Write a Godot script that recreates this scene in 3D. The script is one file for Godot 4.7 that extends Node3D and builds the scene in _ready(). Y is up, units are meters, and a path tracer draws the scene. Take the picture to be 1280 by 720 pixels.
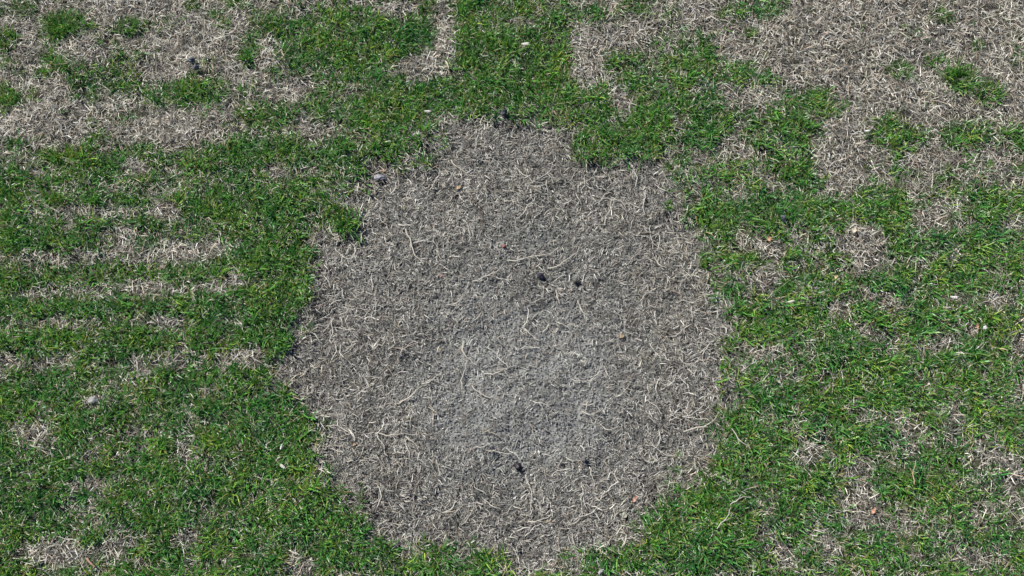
extends Node3D
# A worn, bare patch in a sunlit, half dry lawn, seen from standing height. Metres; y up; x right; z towards the viewer.

const X0 := -1.56
const Z0 := -1.26
const CELL := 0.006
const NX := 520
const NZ := 370
var green := PackedFloat32Array()      # how much living grass grows here, 0..1
var bare := PackedFloat32Array()       # 1 in the bare patch
var rich := PackedFloat32Array()       # dry straw lying on the bare patch
var core := PackedFloat32Array()       # swept, finest soil
var n_edge := FastNoiseLite.new()
var n_hump := FastNoiseLite.new()
var n_fine := FastNoiseLite.new()
var n_grit := FastNoiseLite.new()
var n_hue := FastNoiseLite.new()
var n_streak := FastNoiseLite.new()
var rng := RandomNumberGenerator.new()
var M := {}
var used := {}

# ---------------------------------------------------------------- helpers
func numbered(called: String) -> String:
	used[called] = used.get(called, -1) + 1
	return called if used[called] == 0 else "%s_%03d" % [called, used[called]]

func tag(o: Node, label := "", category := "", group := "", kind := "") -> void:
	if label: o.set_meta("label", label)
	if category: o.set_meta("category", category)
	if group: o.set_meta("group", group)
	if kind: o.set_meta("kind", kind)

func noise(n: FastNoiseLite, s: int, size: float, octaves := 2) -> void:
	n.noise_type = FastNoiseLite.TYPE_SIMPLEX_SMOOTH
	n.seed = s
	n.frequency = 1.0 / size
	n.fractal_type = FastNoiseLite.FRACTAL_FBM if octaves > 1 else FastNoiseLite.FRACTAL_NONE
	n.fractal_octaves = octaves

func mat(rough: float, spec := 0.5, back := Color(0, 0, 0)) -> StandardMaterial3D:
	var m := StandardMaterial3D.new()
	m.vertex_color_use_as_albedo = true
	m.roughness = rough
	m.metallic_specular = spec
	m.cull_mode = BaseMaterial3D.CULL_DISABLED
	if back.r + back.g + back.b > 0.0:
		m.backlight_enabled = true
		m.backlight = back
	return m

func look(f: PackedFloat32Array, x: float, z: float) -> float:
	var fx := clampf((x - X0) / CELL, 0.0, NX - 1.001)
	var fz := clampf((z - Z0) / CELL, 0.0, NZ - 1.001)
	var i := int(fx)
	var j := int(fz)
	fx -= i
	fz -= j
	var k := j * NX + i
	return lerpf(lerpf(f[k], f[k + 1], fx), lerpf(f[k + NX], f[k + NX + 1], fx), fz)

func ground_height(x: float, z: float) -> float:
	var far := clampf(1.0 - (absf(x) + absf(z)) / 30.0, 0.0, 1.0)
	return (0.011 * n_hump.get_noise_2d(x, z) + 0.0022 * n_fine.get_noise_2d(x, z)) * far + 0.0045 * (1.0 - look(bare, x, z)) + 0.003 * look(green, x, z)

func blend(f: PackedFloat32Array, list: Array, ragged: float) -> PackedFloat32Array:
	for b in list:
		var bx: float = b[0]
		var bz: float = b[1]
		var rx: float = b[2]
		var rz: float = b[3]
		var v: float = b[4] if b.size() > 4 else 1.0
		for j in range(maxi(0, int((bz - rz * 1.7 - Z0) / CELL)), mini(NZ, int((bz + rz * 1.7 - Z0) / CELL) + 1)):
			for i in range(maxi(0, int((bx - rx * 1.7 - X0) / CELL)), mini(NX, int((bx + rx * 1.7 - X0) / CELL) + 1)):
				var x := X0 + i * CELL
				var z := Z0 + j * CELL
				var r := Vector2((x - bx) / rx, (z - bz) / rz).length() + ragged * n_edge.get_noise_2d(x, z)
				f[j * NX + i] = lerpf(f[j * NX + i], v, smoothstep(1.5, 0.6, r))
	return f

func paint(list: Array) -> void:
	green = blend(green, list, 0.5)

# ---------------------------------------------------------------- blades, stems, bits
func strip(st: SurfaceTool, at: Vector3, yaw: float, rise: float, bend: float, length: float, width: float, c: Color, tip: Color, segments := 4, side := 0.0) -> void:
	# a tapering blade: leaves the ground at the angle «rise», bends over by «bend» and turns sideways by «side» along its length
	var p := at
	var rows := []
	var around := rng.randf_range(-0.7, 0.7)
	for k in segments + 1:
		var t := float(k) / segments
		var pitch := rise - bend * t
		var y := yaw + side * t
		var along := Vector3(cos(pitch) * cos(y), sin(pitch), cos(pitch) * sin(y))
		var across := Vector3(-sin(y), 0, cos(y)).rotated(along, around + 0.5 * t)
		var w := width * 0.5 * (1.0 - pow(t, 2.2)) * (0.75 + 0.25 * minf(1.0, t * 4.0))
		rows.append([p - across * w, p + across * w, c.lerp(tip, t)])
		p += along * length / segments
	for k in segments:
		var a: Array = rows[k]
		var b: Array = rows[k + 1]
		st.set_color(a[2])
		st.add_vertex(a[0])
		st.add_vertex(a[1])
		st.set_color(b[2])
		st.add_vertex(b[0])
		if k < segments - 1:
			st.set_color(a[2])
			st.add_vertex(a[1])
			st.set_color(b[2])
			st.add_vertex(b[1])
			st.add_vertex(b[0])

func green_tone() -> Color:
	var c := Color(0.104, 0.315, 0.046).lerp(Color(0.032, 0.140, 0.034), rng.randf())
	var u := rng.randf()
	if u < 0.14: c = Color(0.20, 0.33, 0.055)
	elif u < 0.19: c = Color(0.24, 0.23, 0.11)
	elif u < 0.23: c = Color(0.38, 0.36, 0.29)
	return c * rng.randf_range(0.45, 1.6)

func straw_tone() -> Color:
	var u := rng.randf()
	var c := Color(0.36, 0.343, 0.297)
	if u < 0.22: c = Color(0.49, 0.475, 0.425)
	elif u < 0.37: c = Color(0.18, 0.166, 0.142)
	elif u < 0.62: c = Color(0.07, 0.066, 0.056)
	elif u < 0.67: c = Color(0.32, 0.26, 0.205)
	elif u < 0.77: c = Color(0.63, 0.61, 0.57)
	return c * rng.randf_range(0.75, 1.2)

func grass_clump(blades: int, spread: float) -> ArrayMesh:
	var st := SurfaceTool.new()
	st.begin(Mesh.PRIMITIVE_TRIANGLES)
	for k in blades:
		var yaw := rng.randf() * TAU
		var c := green_tone()
		var tip := c.lerp(Color(0.17, 0.28, 0.09), rng.randf() * 0.35)
		strip(st, Vector3(rng.randf_range(-1, 1), -0.1, rng.randf_range(-1, 1)) * spread, yaw, rng.randf_range(0.45, 1.45), rng.randf_range(0.2, 1.4), rng.randf_range(0.010, 0.023), rng.randf_range(0.0012, 0.0020), c, tip, 4, rng.randf_range(-0.5, 0.5))
	return st.commit()

func straw_clump(count: int, spread: float, longest: float, shortest := 0.3, stout := 1.0) -> ArrayMesh:
	var st := SurfaceTool.new()
	st.begin(Mesh.PRIMITIVE_TRIANGLES)
	for k in count:
		var c := straw_tone()
		strip(st, Vector3(rng.randf_range(-1, 1) * spread, rng.randf_range(0.0, 0.006), rng.randf_range(-1, 1) * spread), rng.randf() * TAU, rng.randf_range(-0.05, 0.5), rng.randf_range(-0.1, 0.55), longest * rng.randf_range(shortest, 1.0), rng.randf_range(0.0007, 0.0015) * stout, c, c * rng.randf_range(0.8, 1.1), 3, rng.randf_range(-0.45, 0.45))
	return st.commit()

func chaff_clump(count: int, spread: float) -> ArrayMesh:
	var st := SurfaceTool.new()
	st.begin(Mesh.PRIMITIVE_TRIANGLES)
	for k in count:
		var c := straw_tone().lerp(Color(0.24, 0.235, 0.22), rng.randf() * 0.7)
		strip(st, Vector3(rng.randf_range(-1, 1) * spread, rng.randf_range(0.0, 0.002), rng.randf_range(-1, 1) * spread), rng.randf() * TAU, rng.randf_range(-0.1, 0.5), rng.randf_range(-0.3, 0.6), rng.randf_range(0.003, 0.011), rng.randf_range(0.0006, 0.0012), c, c, 2, rng.randf_range(-0.8, 0.8))
	return st.commit()

func crumb(size: float) -> ArrayMesh:
	# a rough grain of soil: an octahedron split once and pushed about
	var st := SurfaceTool.new()
	st.begin(Mesh.PRIMITIVE_TRIANGLES)
	lump(st, Vector3.ZERO, Vector3(size, size * 0.75, size), 1, 0.35, Color(1, 1, 1), rng.randf() * 99.0)
	return st.commit()

func lump(st: SurfaceTool, at: Vector3, r: Vector3, splits: int, rough: float, c: Color, s: float) -> void:
	var f := [Vector3.UP, Vector3.DOWN, Vector3.LEFT, Vector3.RIGHT, Vector3.FORWARD, Vector3.BACK]
	var tri := []
	for a in [f[2], f[3]]:
		for b in [f[4], f[5]]:
			for d in [f[0], f[1]]:
				tri.append([a, b, d] if a.cross(b).dot(d) < 0 else [b, a, d])
	for k in splits:
		var next := []
		for t in tri:
			var ab: Vector3 = (t[0] + t[1]).normalized()
			var bc: Vector3 = (t[1] + t[2]).normalized()
			var ca: Vector3 = (t[2] + t[0]).normalized()
			next.append_array([[t[0], ab, ca], [ab, t[1], bc], [ca, bc, t[2]], [ab, bc, ca]])
		tri = next
	for t in tri:
		for v in t:
			var w: Vector3 = v
			var q := 1.0 + rough * (n_grit.get_noise_3d(w.x * 0.004 + s, w.y * 0.004, w.z * 0.004 + s * 0.7) * 1.6)
			st.set_color(c * (0.9 + 0.25 * (q - 1.0)))
			st.add_vertex(at + w * r * q)

func scatter(parent: Node3D, called: String, meshes: Array, spots: Array, m: Material) -> void:
	# spots: [transform, colour] pairs, dealt out to the meshes in turn
	for k in meshes.size():
		var mm := MultiMesh.new()
		mm.transform_format = MultiMesh.TRANSFORM_3D
		mm.use_colors = true
		mm.mesh = meshes[k]
		var mine := []
		for i in range(k, spots.size(), meshes.size()):
			mine.append(spots[i])
		mm.instance_count = mine.size()
		for i in mine.size():
			mm.set_instance_transform(i, mine[i][0])
			mm.set_instance_color(i, mine[i][1])
		var o := MultiMeshInstance3D.new()
		o.name = numbered(called)
		o.multimesh = mm
		o.material_override = m
		o.set_meta("kind", "stuff")
		parent.add_child(o, true)

func stuff_root(called: String, label: String, category: String) -> Node3D:
	var o := Node3D.new()
	o.name = called
	add_child(o, true)
	tag(o, label, category, "", "stuff")
	return o

func place(x: float, z: float, y: float, turn: float, s: float, tilt := 0.0) -> Transform3D:
	var b := Basis(Vector3.UP, turn)
	if tilt > 0.0:
		b = Basis(Vector3(cos(turn * 7.0), 0, sin(turn * 7.0)), tilt) * b
	return Transform3D(b.scaled(Vector3.ONE * s), Vector3(x, y, z))

func tube(st: SurfaceTool, pts: PackedVector3Array, r0: float, r1: float, c: Color) -> void:
	var rings := []
	for k in pts.size():
		var along := (pts[mini(k + 1, pts.size() - 1)] - pts[maxi(k - 1, 0)]).normalized()
		var a := along.cross(Vector3.UP).normalized()
		var b := a.cross(along)
		var t := float(k) / (pts.size() - 1)
		var r := lerpf(r0, r1, t) * (1.0 + 0.22 * n_grit.get_noise_2d(pts[k].x * 3.0 + t * 0.02, pts[k].z * 3.0))
		var ring := PackedVector3Array()
		for s in 5:
			ring.append(pts[k] + (a * cos(TAU * s / 5.0) + b * sin(TAU * s / 5.0) * 0.7) * r)
		rings.append(ring)
	for k in pts.size() - 1:
		var shade := c * (0.92 + 0.16 * fmod(k * 0.618, 1.0))
		st.set_color(shade)
		for s in 5:
			var n := (s + 1) % 5
			st.add_vertex(rings[k][s]); st.add_vertex(rings[k + 1][s]); st.add_vertex(rings[k + 1][n])
			st.add_vertex(rings[k][s]); st.add_vertex(rings[k + 1][n]); st.add_vertex(rings[k][n])
	for s in range(1, 4):
		st.add_vertex(rings[0][0]); st.add_vertex(rings[0][s]); st.add_vertex(rings[0][s + 1])
		st.add_vertex(rings[-1][0]); st.add_vertex(rings[-1][s + 1]); st.add_vertex(rings[-1][s])

func stem_mesh(length: float, r: float, bend: float, kink: float, c: Color) -> ArrayMesh:
	var st := SurfaceTool.new()
	st.begin(Mesh.PRIMITIVE_TRIANGLES)
	var pts := PackedVector3Array()
	var sway := rng.randf() * 9.0
	for k in 8:
		var t := k / 7.0
		var x := (t - 0.5) * length
		var z := bend * length * 4.0 * t * (1.0 - t) + kink * length * (absf(t - 0.55) - 0.5) + 0.028 * length * sin(t * 9.0 + sway) + 0.012 * length * sin(t * 23.0 - sway)
		pts.append(Vector3(x, r * 0.8 + 0.04 * length * sin(t * PI) + 0.0012 * sin(t * 7.0 + sway), z))
	tube(st, pts, r, r * 0.55, c)
	if length > 0.03:                                            # the node where a side shoot broke off
		var q := pts[3]
		tube(st, PackedVector3Array([q, q + Vector3(0.004, 0.001, 0.003 if bend > 0 else -0.003), q + Vector3(0.008, 0.0005, 0.005 if bend > 0 else -0.005)]), r * 0.6, r * 0.3, c * 0.9)
	return st.commit()

const TONES := [Color(0.42, 0.39, 0.33), Color(0.27, 0.24, 0.205), Color(0.085, 0.065, 0.05), Color(0.42, 0.30, 0.18)]

func stem_from(xa: float, za: float, xb: float, zb: float, r: float, bend: float, tone: int, label: String) -> void:
	var o := MeshInstance3D.new()
	var way := Vector2(xb - xa, zb - za)
	o.mesh = stem_mesh(way.length(), r * 0.68, bend, 0.0, TONES[tone])
	o.material_override = M.straw
	o.name = numbered("dry_stalk")
	var x := (xa + xb) * 0.5
	var z := (za + zb) * 0.5
	o.position = Vector3(x, ground_height(x, z) + 0.0035 + 0.008 * (1.0 - look(bare, x, z)) + 0.012 * look(green, x, z), z)
	o.rotation.y = -way.angle()
	add_child(o, true)
	tag(o, label, "stalk")

func tuft(x: float, z: float, rx: float, rz: float, size: float, label: String) -> void:
	var st := SurfaceTool.new()
	st.begin(Mesh.PRIMITIVE_TRIANGLES)
	var n := int(clampf(rx * rz * PI * 230000.0 / size, 40.0, 900.0))
	for k in n:
		var a := rng.randf() * TAU
		var d := sqrt(rng.randf())
		d *= 0.85 + 0.7 * n_edge.get_noise_2d(x + cos(a) * 0.03, z + sin(a) * 0.03)
		var c := green_tone()
		var at := Vector3(cos(a) * rx * d, ground_height(x + cos(a) * rx * d, z + sin(a) * rz * d) - ground_height(x, z) + 0.002, sin(a) * rz * d)
		strip(st, at, a + rng.randf_range(-2.4, 2.4), rng.randf_range(0.45, 1.4), rng.randf_range(0.1, 1.0), rng.randf_range(0.012, 0.027) * size, rng.randf_range(0.0012, 0.0020) * sqrt(size), c, c.lerp(Color(0.2, 0.21, 0.08), rng.randf() * 0.4), 4, rng.randf_range(-0.5, 0.5))
	var o := MeshInstance3D.new()
	o.name = numbered("grass_tuft")
	o.mesh = st.commit()
	o.material_override = M.grass
	o.position = Vector3(x, ground_height(x, z), z)
	add_child(o, true)
	tag(o, label, "grass tuft")

func put(called: String, st: SurfaceTool, x: float, z: float, lift: float, turn: float, m: Material, label: String, category: String, group := "") -> void:
	var o := MeshInstance3D.new()
	o.name = numbered(called)
	o.mesh = st.commit()
	o.material_override = m
	o.position = Vector3(x, ground_height(x, z) + lift, z)
	o.rotation.y = turn
	add_child(o, true)
	tag(o, label, category, group)

func pebble(x: float, z: float, r: Vector3, c: Color, turn: float, label: String, category := "pebble", called := "pebble", lift := 0.003) -> void:
	var st := SurfaceTool.new()
	st.begin(Mesh.PRIMITIVE_TRIANGLES)
	lump(st, Vector3.ZERO, r, 3, 0.30, c, x * 31.0 + z * 17.0)
	put(called, st, x, z, lift + r.y * 0.6, turn, M.stone, label, category)

func scrap(x: float, z: float, length: float, width: float, curl: float, c: Color, turn: float, label: String, category: String, called: String, lift := 0.006) -> void:
	# a curled, ragged piece of leaf, a third of a millimetre thick
	var st := SurfaceTool.new()
	st.begin(Mesh.PRIMITIVE_TRIANGLES)
	var p := []
	for i in 6:
		for j in 4:
			var u := i / 5.0 - 0.5
			var v := j / 3.0 - 0.5
			var w := width * (1.0 - 2.6 * u * u) * (1.0 + 0.6 * n_grit.get_noise_2d(x * 5.0 + u * 0.01, v * 0.004))
			p.append(Vector3(u * length, curl * length * (u * u * 2.2 + v * v) + 0.0008 * sin(i * 2.3 + j), v * w))
	for layer in 2:
		for i in 5:
			for j in 3:
				var q := [p[i * 4 + j], p[i * 4 + 4 + j], p[i * 4 + 5 + j], p[i * 4 + 1 + j]]
				st.set_color(c * (0.85 + 0.3 * fmod(i * 0.37 + j * 0.61, 1.0)))
				for k in ([0, 1, 2, 0, 2, 3] if layer else [0, 2, 1, 0, 3, 2]):
					st.add_vertex(q[k] + Vector3(0, 0.0003 * layer, 0))
	put(called, st, x, z, lift, turn, M.leaf, label, category)

func sliver(x: float, z: float, length: float, width: float, c: Color, turn: float, label: String, lift := 0.015) -> void:
	# a pale split piece of dead blade, folded along its middle
	var st := SurfaceTool.new()
	st.begin(Mesh.PRIMITIVE_TRIANGLES)
	for k in 5:
		var t0 := k / 5.0
		var t1 := (k + 1) / 5.0
		var w0 := width * 0.5 * (1.0 - pow(absf(t0 * 2.0 - 0.9), 3.0))
		var w1 := width * 0.5 * (1.0 - pow(minf(1.0, absf(t1 * 2.0 - 0.9)), 3.0))
		for s in [-1.0, 1.0]:
			var q := [Vector3((t0 - 0.5) * length, 0.0012, 0), Vector3((t1 - 0.5) * length, 0.0012 + 0.001 * t1, 0), Vector3((t1 - 0.5) * length, 0.001 * t1, s * w1), Vector3((t0 - 0.5) * length, 0, s * w0)]
			st.set_color(c * (1.0 - 0.06 * s))
			for i in ([0, 1, 2, 0, 2, 3] if s > 0 else [0, 2, 1, 0, 3, 2]):
				st.add_vertex(q[i])
	put("straw_sliver", st, x, z, lift, turn, M.straw, label, "dry blade")

# ---------------------------------------------------------------- the place
func _ready() -> void:
	rng.seed = 20417
	var cam := Camera3D.new()
	cam.name = "camera"
	cam.fov = 28.0
	cam.near = 0.05
	cam.far = 900.0
	cam.position = Vector3(0, 1.67, 0.6747)
	cam.rotation_degrees = Vector3(-68, 0, 0)
	add_child(cam)
	cam.current = true

	var env := Environment.new()
	var sky := Sky.new()
	var sm := ProceduralSkyMaterial.new()
	sm.sky_top_color = Color(0.30, 0.44, 0.66)
	sm.sky_horizon_color = Color(0.70, 0.76, 0.82)
	sm.sky_curve = 0.12
	sm.ground_bottom_color = Color(0.20, 0.22, 0.14)
	sm.ground_horizon_color = Color(0.45, 0.48, 0.42)
	sky.sky_material = sm
	env.background_mode = Environment.BG_SKY
	env.sky = sky
	env.background_energy_multiplier = 0.40
	env.tonemap_mode = Environment.TONE_MAPPER_LINEAR
	env.tonemap_exposure = 1.55
	env.sdfgi_enabled = true
	env.ssao_enabled = true
	env.ssil_enabled = true
	var we := WorldEnvironment.new()
	we.name = "environment"
	we.environment = env
	add_child(we)

	var sun := DirectionalLight3D.new()
	sun.name = "sun"
	sun.light_energy = 1.6
	sun.light_color = Color(1.0, 0.985, 0.955)
	sun.light_angular_distance = 0.5
	sun.shadow_enabled = true
	add_child(sun)
	sun.look_at_from_position(Vector3.ZERO, Vector3(0.66, -0.84, 0.50))

	noise(n_edge, 3, 0.035, 3)
	noise(n_hump, 5, 0.22, 3)
	noise(n_fine, 7, 0.022, 2)
	noise(n_grit, 11, 0.006, 2)
	noise(n_hue, 13, 0.09, 3)
	noise(n_streak, 17, 0.05, 3)
	M.grass = mat(0.38, 0.5, Color(0.85, 0.85, 0.55))
	M.straw = mat(0.62, 0.45, Color(0.35, 0.33, 0.28))
	M.soil = mat(0.95, 0.2)
	M.stone = mat(0.55, 0.5)
	M.leaf = mat(0.6, 0.4, Color(0.3, 0.25, 0.2))
	survey()
	ground()
	soil_grains()
	thatch()
	lawn()
	tuft(-0.765, -0.476, 0.037, 0.025, 1.00, "largest green grass tuft alone in the dry straw, upper left corner of the lawn")
	tuft(-0.838, -0.515, 0.024, 0.017, 0.90, "green grass tuft cut by the corner, up left of the largest tuft")
	tuft(-0.856, -0.447, 0.018, 0.019, 0.90, "green grass tuft at the left edge, below the corner tuft")
	tuft(-0.654, -0.478, 0.026, 0.016, 0.90, "low green grass tuft in dry straw right of the largest upper left tuft")
	tuft(-0.552, -0.527, 0.014, 0.010, 0.80, "small green tuft at the top edge in the widest upper left straw")
	tuft(-0.470, -0.525, 0.016, 0.012, 0.80, "small green tuft at the top edge beside the darker lawn")
	tuft(0.734, -0.501, 0.018, 0.013, 0.85, "green tuft nearest the top edge in the dry straw of the upper right")
	tuft(0.649, -0.391, 0.022, 0.018, 0.85, "dull green tuft left of the coarse tuft in the upper right straw")
	tuft(0.708, -0.410, 0.015, 0.010, 0.70, "small thin green tuft just above and left of the coarse tuft")
	tuft(0.747, -0.373, 0.029, 0.025, 1.45, "coarse long bladed dark green tuft in the upper right straw")
	tuft(0.791, -0.342, 0.020, 0.018, 1.20, "bright green tuft touching the coarse tuft on its lower right")
	tuft(0.787, -0.441, 0.010, 0.009, 0.65, "tiny sparse green tuft above the coarse tuft, upper right straw")
	tuft(0.853, -0.413, 0.011, 0.010, 0.70, "tiny yellowish tuft close to the right edge in dry straw")
	tuft(0.406, -0.465, 0.011, 0.008, 0.60, "few dull green blades in straw below the top edge clump")
	tuft(-0.264, -0.102, 0.014, 0.016, 1.00, "green tuft jutting into the patch from its left lawn edge")
	tuft(0.250, -0.141, 0.007, 0.006, 0.60, "tiny bright green tuft on the patch beside its upper right lawn edge")
	stem_from(0.253, 0.233, 0.314, 0.200, 0.0020, 0.10, 0, "thick pale dry stalk poking out of the right lawn edge low on the bare patch")
	stem_from(0.288, 0.380, 0.311, 0.350, 0.0014, 0.05, 0, "lone pale straw lying upright among green grass in the lower right lawn")
	stem_from(0.310, 0.346, 0.340, 0.334, 0.0013, -0.10, 0, "short pale straw lying level across green grass in the lower right lawn")
	stem_from(0.320, 0.234, 0.345, 0.264, 0.0012, 0.08, 0, "slanting pale straw on the green lawn edge just right of the thick stalk")
	stem_from(-0.167, -0.096, -0.139, -0.034, 0.0016, 0.06, 0, "pale forked looking stalk slanting down left of the red scrap on the patch")
	stem_from(-0.068, -0.157, -0.052, -0.079, 0.0012, -0.14, 2, "dark brown curved stalk running down above and left of the red seed")
	stem_from(-0.062, -0.009, -0.013, -0.038, 0.0014, 0.10, 0, "pale bent stalk between the pink shred and the red seed")
	stem_from(-0.008, -0.045, 0.072, -0.065, 0.0015, 0.08, 0, "longest pale stalk lying just below the red seed")
	stem_from(0.056, -0.031, 0.106, -0.068, 0.0015, 0.12, 0, "pale stalk rising to the right just above the blue black pebble")
	stem_from(0.147, -0.106, 0.170, -0.157, 0.0012, -0.05, 0, "straight straw standing steeply in the straw at the patch's upper right")
	stem_from(0.178, -0.037, 0.216, -0.078, 0.0012, 0.03, 1, "long grey stalk slanting up right of the small dark soil clod")
	stem_from(-0.103, 0.031, -0.076, 0.016, 0.0014, 0.16, 0, "short pale bowed stalk below the pink shred")
	stem_from(-0.075, 0.088, -0.051, 0.127, 0.0015, 0.20, 0, "hooked pale stalk curling down on the bare grey middle of the patch")
	stem_from(-0.076, 0.165, -0.067, 0.118, 0.0013, -0.05, 0, "upright pale stalk just below the hooked stalk on the bare grey soil")
	stem_from(-0.042, 0.142, -0.002, 0.128, 0.0014, 0.12, 0, "gently bowed pale stalk right of the hooked stalk on the bare grey soil")
	stem_from(-0.168, 0.187, -0.136, 0.160, 0.0016, 0.03, 0, "straight stalk with a dark gap beneath it left of the patch's bare middle")
	stem_from(-0.136, 0.157, -0.107, 0.136, 0.0013, 0.12, 0, "crooked straw continuing up from the straight stalk left of the bare middle")
	stem_from(-0.289, 0.074, -0.274, 0.043, 0.0018, 0.08, 1, "stout grey brown root lying close to the left lawn edge of the patch")
	stem_from(-0.310, 0.062, -0.304, 0.047, 0.0016, 0.05, 1, "short grey brown root tucked against the left lawn edge")
	stem_from(-0.202, 0.234, -0.141, 0.234, 0.0013, 0.04, 0, "level pale stalk lying flat across the lower left of the patch")
	stem_from(-0.158, 0.239, -0.137, 0.260, 0.0013, -0.08, 0, "short pale stalk slanting down beneath the level stalk, lower left of the patch")
	stem_from(-0.060, 0.159, -0.028, 0.178, 0.0014, 0.15, 0, "pale curved stalk sloping down right at the top of the bare lower middle")
	stem_from(0.101, 0.190, 0.130, 0.185, 0.0014, 0.12, 0, "upper of two level pale stalks right of the bare lower middle")
	stem_from(0.104, 0.201, 0.135, 0.195, 0.0013, 0.25, 0, "lower of two level pale stalks right of the bare lower middle")
	stem_from(0.131, 0.220, 0.158, 0.222, 0.0013, 0.30, 0, "arched pale stalk below the two level stalks right of the bare middle")
	stem_from(0.020, 0.295, 0.028, 0.352, 0.0012, -0.06, 0, "long thin stalk running straight down below the black pebble")
	stem_from(-0.041, 0.332, -0.017, 0.347, 0.0013, 0.06, 0, "short slanting stalk left of the long one below the black pebble")
	stem_from(0.023, 0.364, 0.055, 0.355, 0.0016, 0.10, 0, "pale stalk with dark gap below it near the bottom edge of the patch")
	stem_from(-0.039, 0.258, 0.006, 0.263, 0.0012, 0.06, 0, "thin level stalk just above and left of the black pebble")
	stem_from(0.079, 0.270, 0.101, 0.274, 0.0013, 0.15, 0, "short level stalk right of the black pebble")
	stem_from(0.074, 0.272, 0.066, 0.290, 0.0014, 0.04, 1, "short grey stalk standing on end right of the black pebble")
	stem_from(0.145, 0.291, 0.157, 0.316, 0.0012, -0.08, 0, "thin slanting stalk at the lower right of the patch towards the rusty leaf")
	stem_from(-0.099, -0.222, -0.058, -0.192, 0.0013, 0.12, 0, "thin pale stalk slanting down in the straw at the top edge of the patch")
	stem_from(-0.133, -0.170, -0.117, -0.206, 0.0012, 0.06, 0, "thin pale stalk rising from the straw right of the pale blue grey stone")
	stem_from(-0.224, -0.496, -0.183, -0.532, 0.0016, 0.05, 1, "grey stalk lying slantwise in the gap of the lawn at the top of the photo")
	stem_from(0.216, -0.167, 0.211, -0.123, 0.0012, 0.06, 0, "straight upright straw at the patch's upper right corner")
	stem_from(0.575, 0.316, 0.582, 0.282, 0.0014, -0.05, 3, "tan straw standing upright in the lower right lawn")
	stem_from(0.102, 0.023, 0.115, 0.048, 0.0015, 0.08, 0, "bright short stalk slanting down right of the blue black pebble")
	stem_from(0.069, 0.005, 0.073, 0.025, 0.0016, 0.05, 0, "short bright stalk standing just below the blue black pebble")
	stem_from(0.070, 0.057, 0.086, 0.064, 0.0014, 0.05, 0, "short bright level stalk on bare soil below the blue black pebble")
	loose_stems()
	odds_and_ends()

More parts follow.
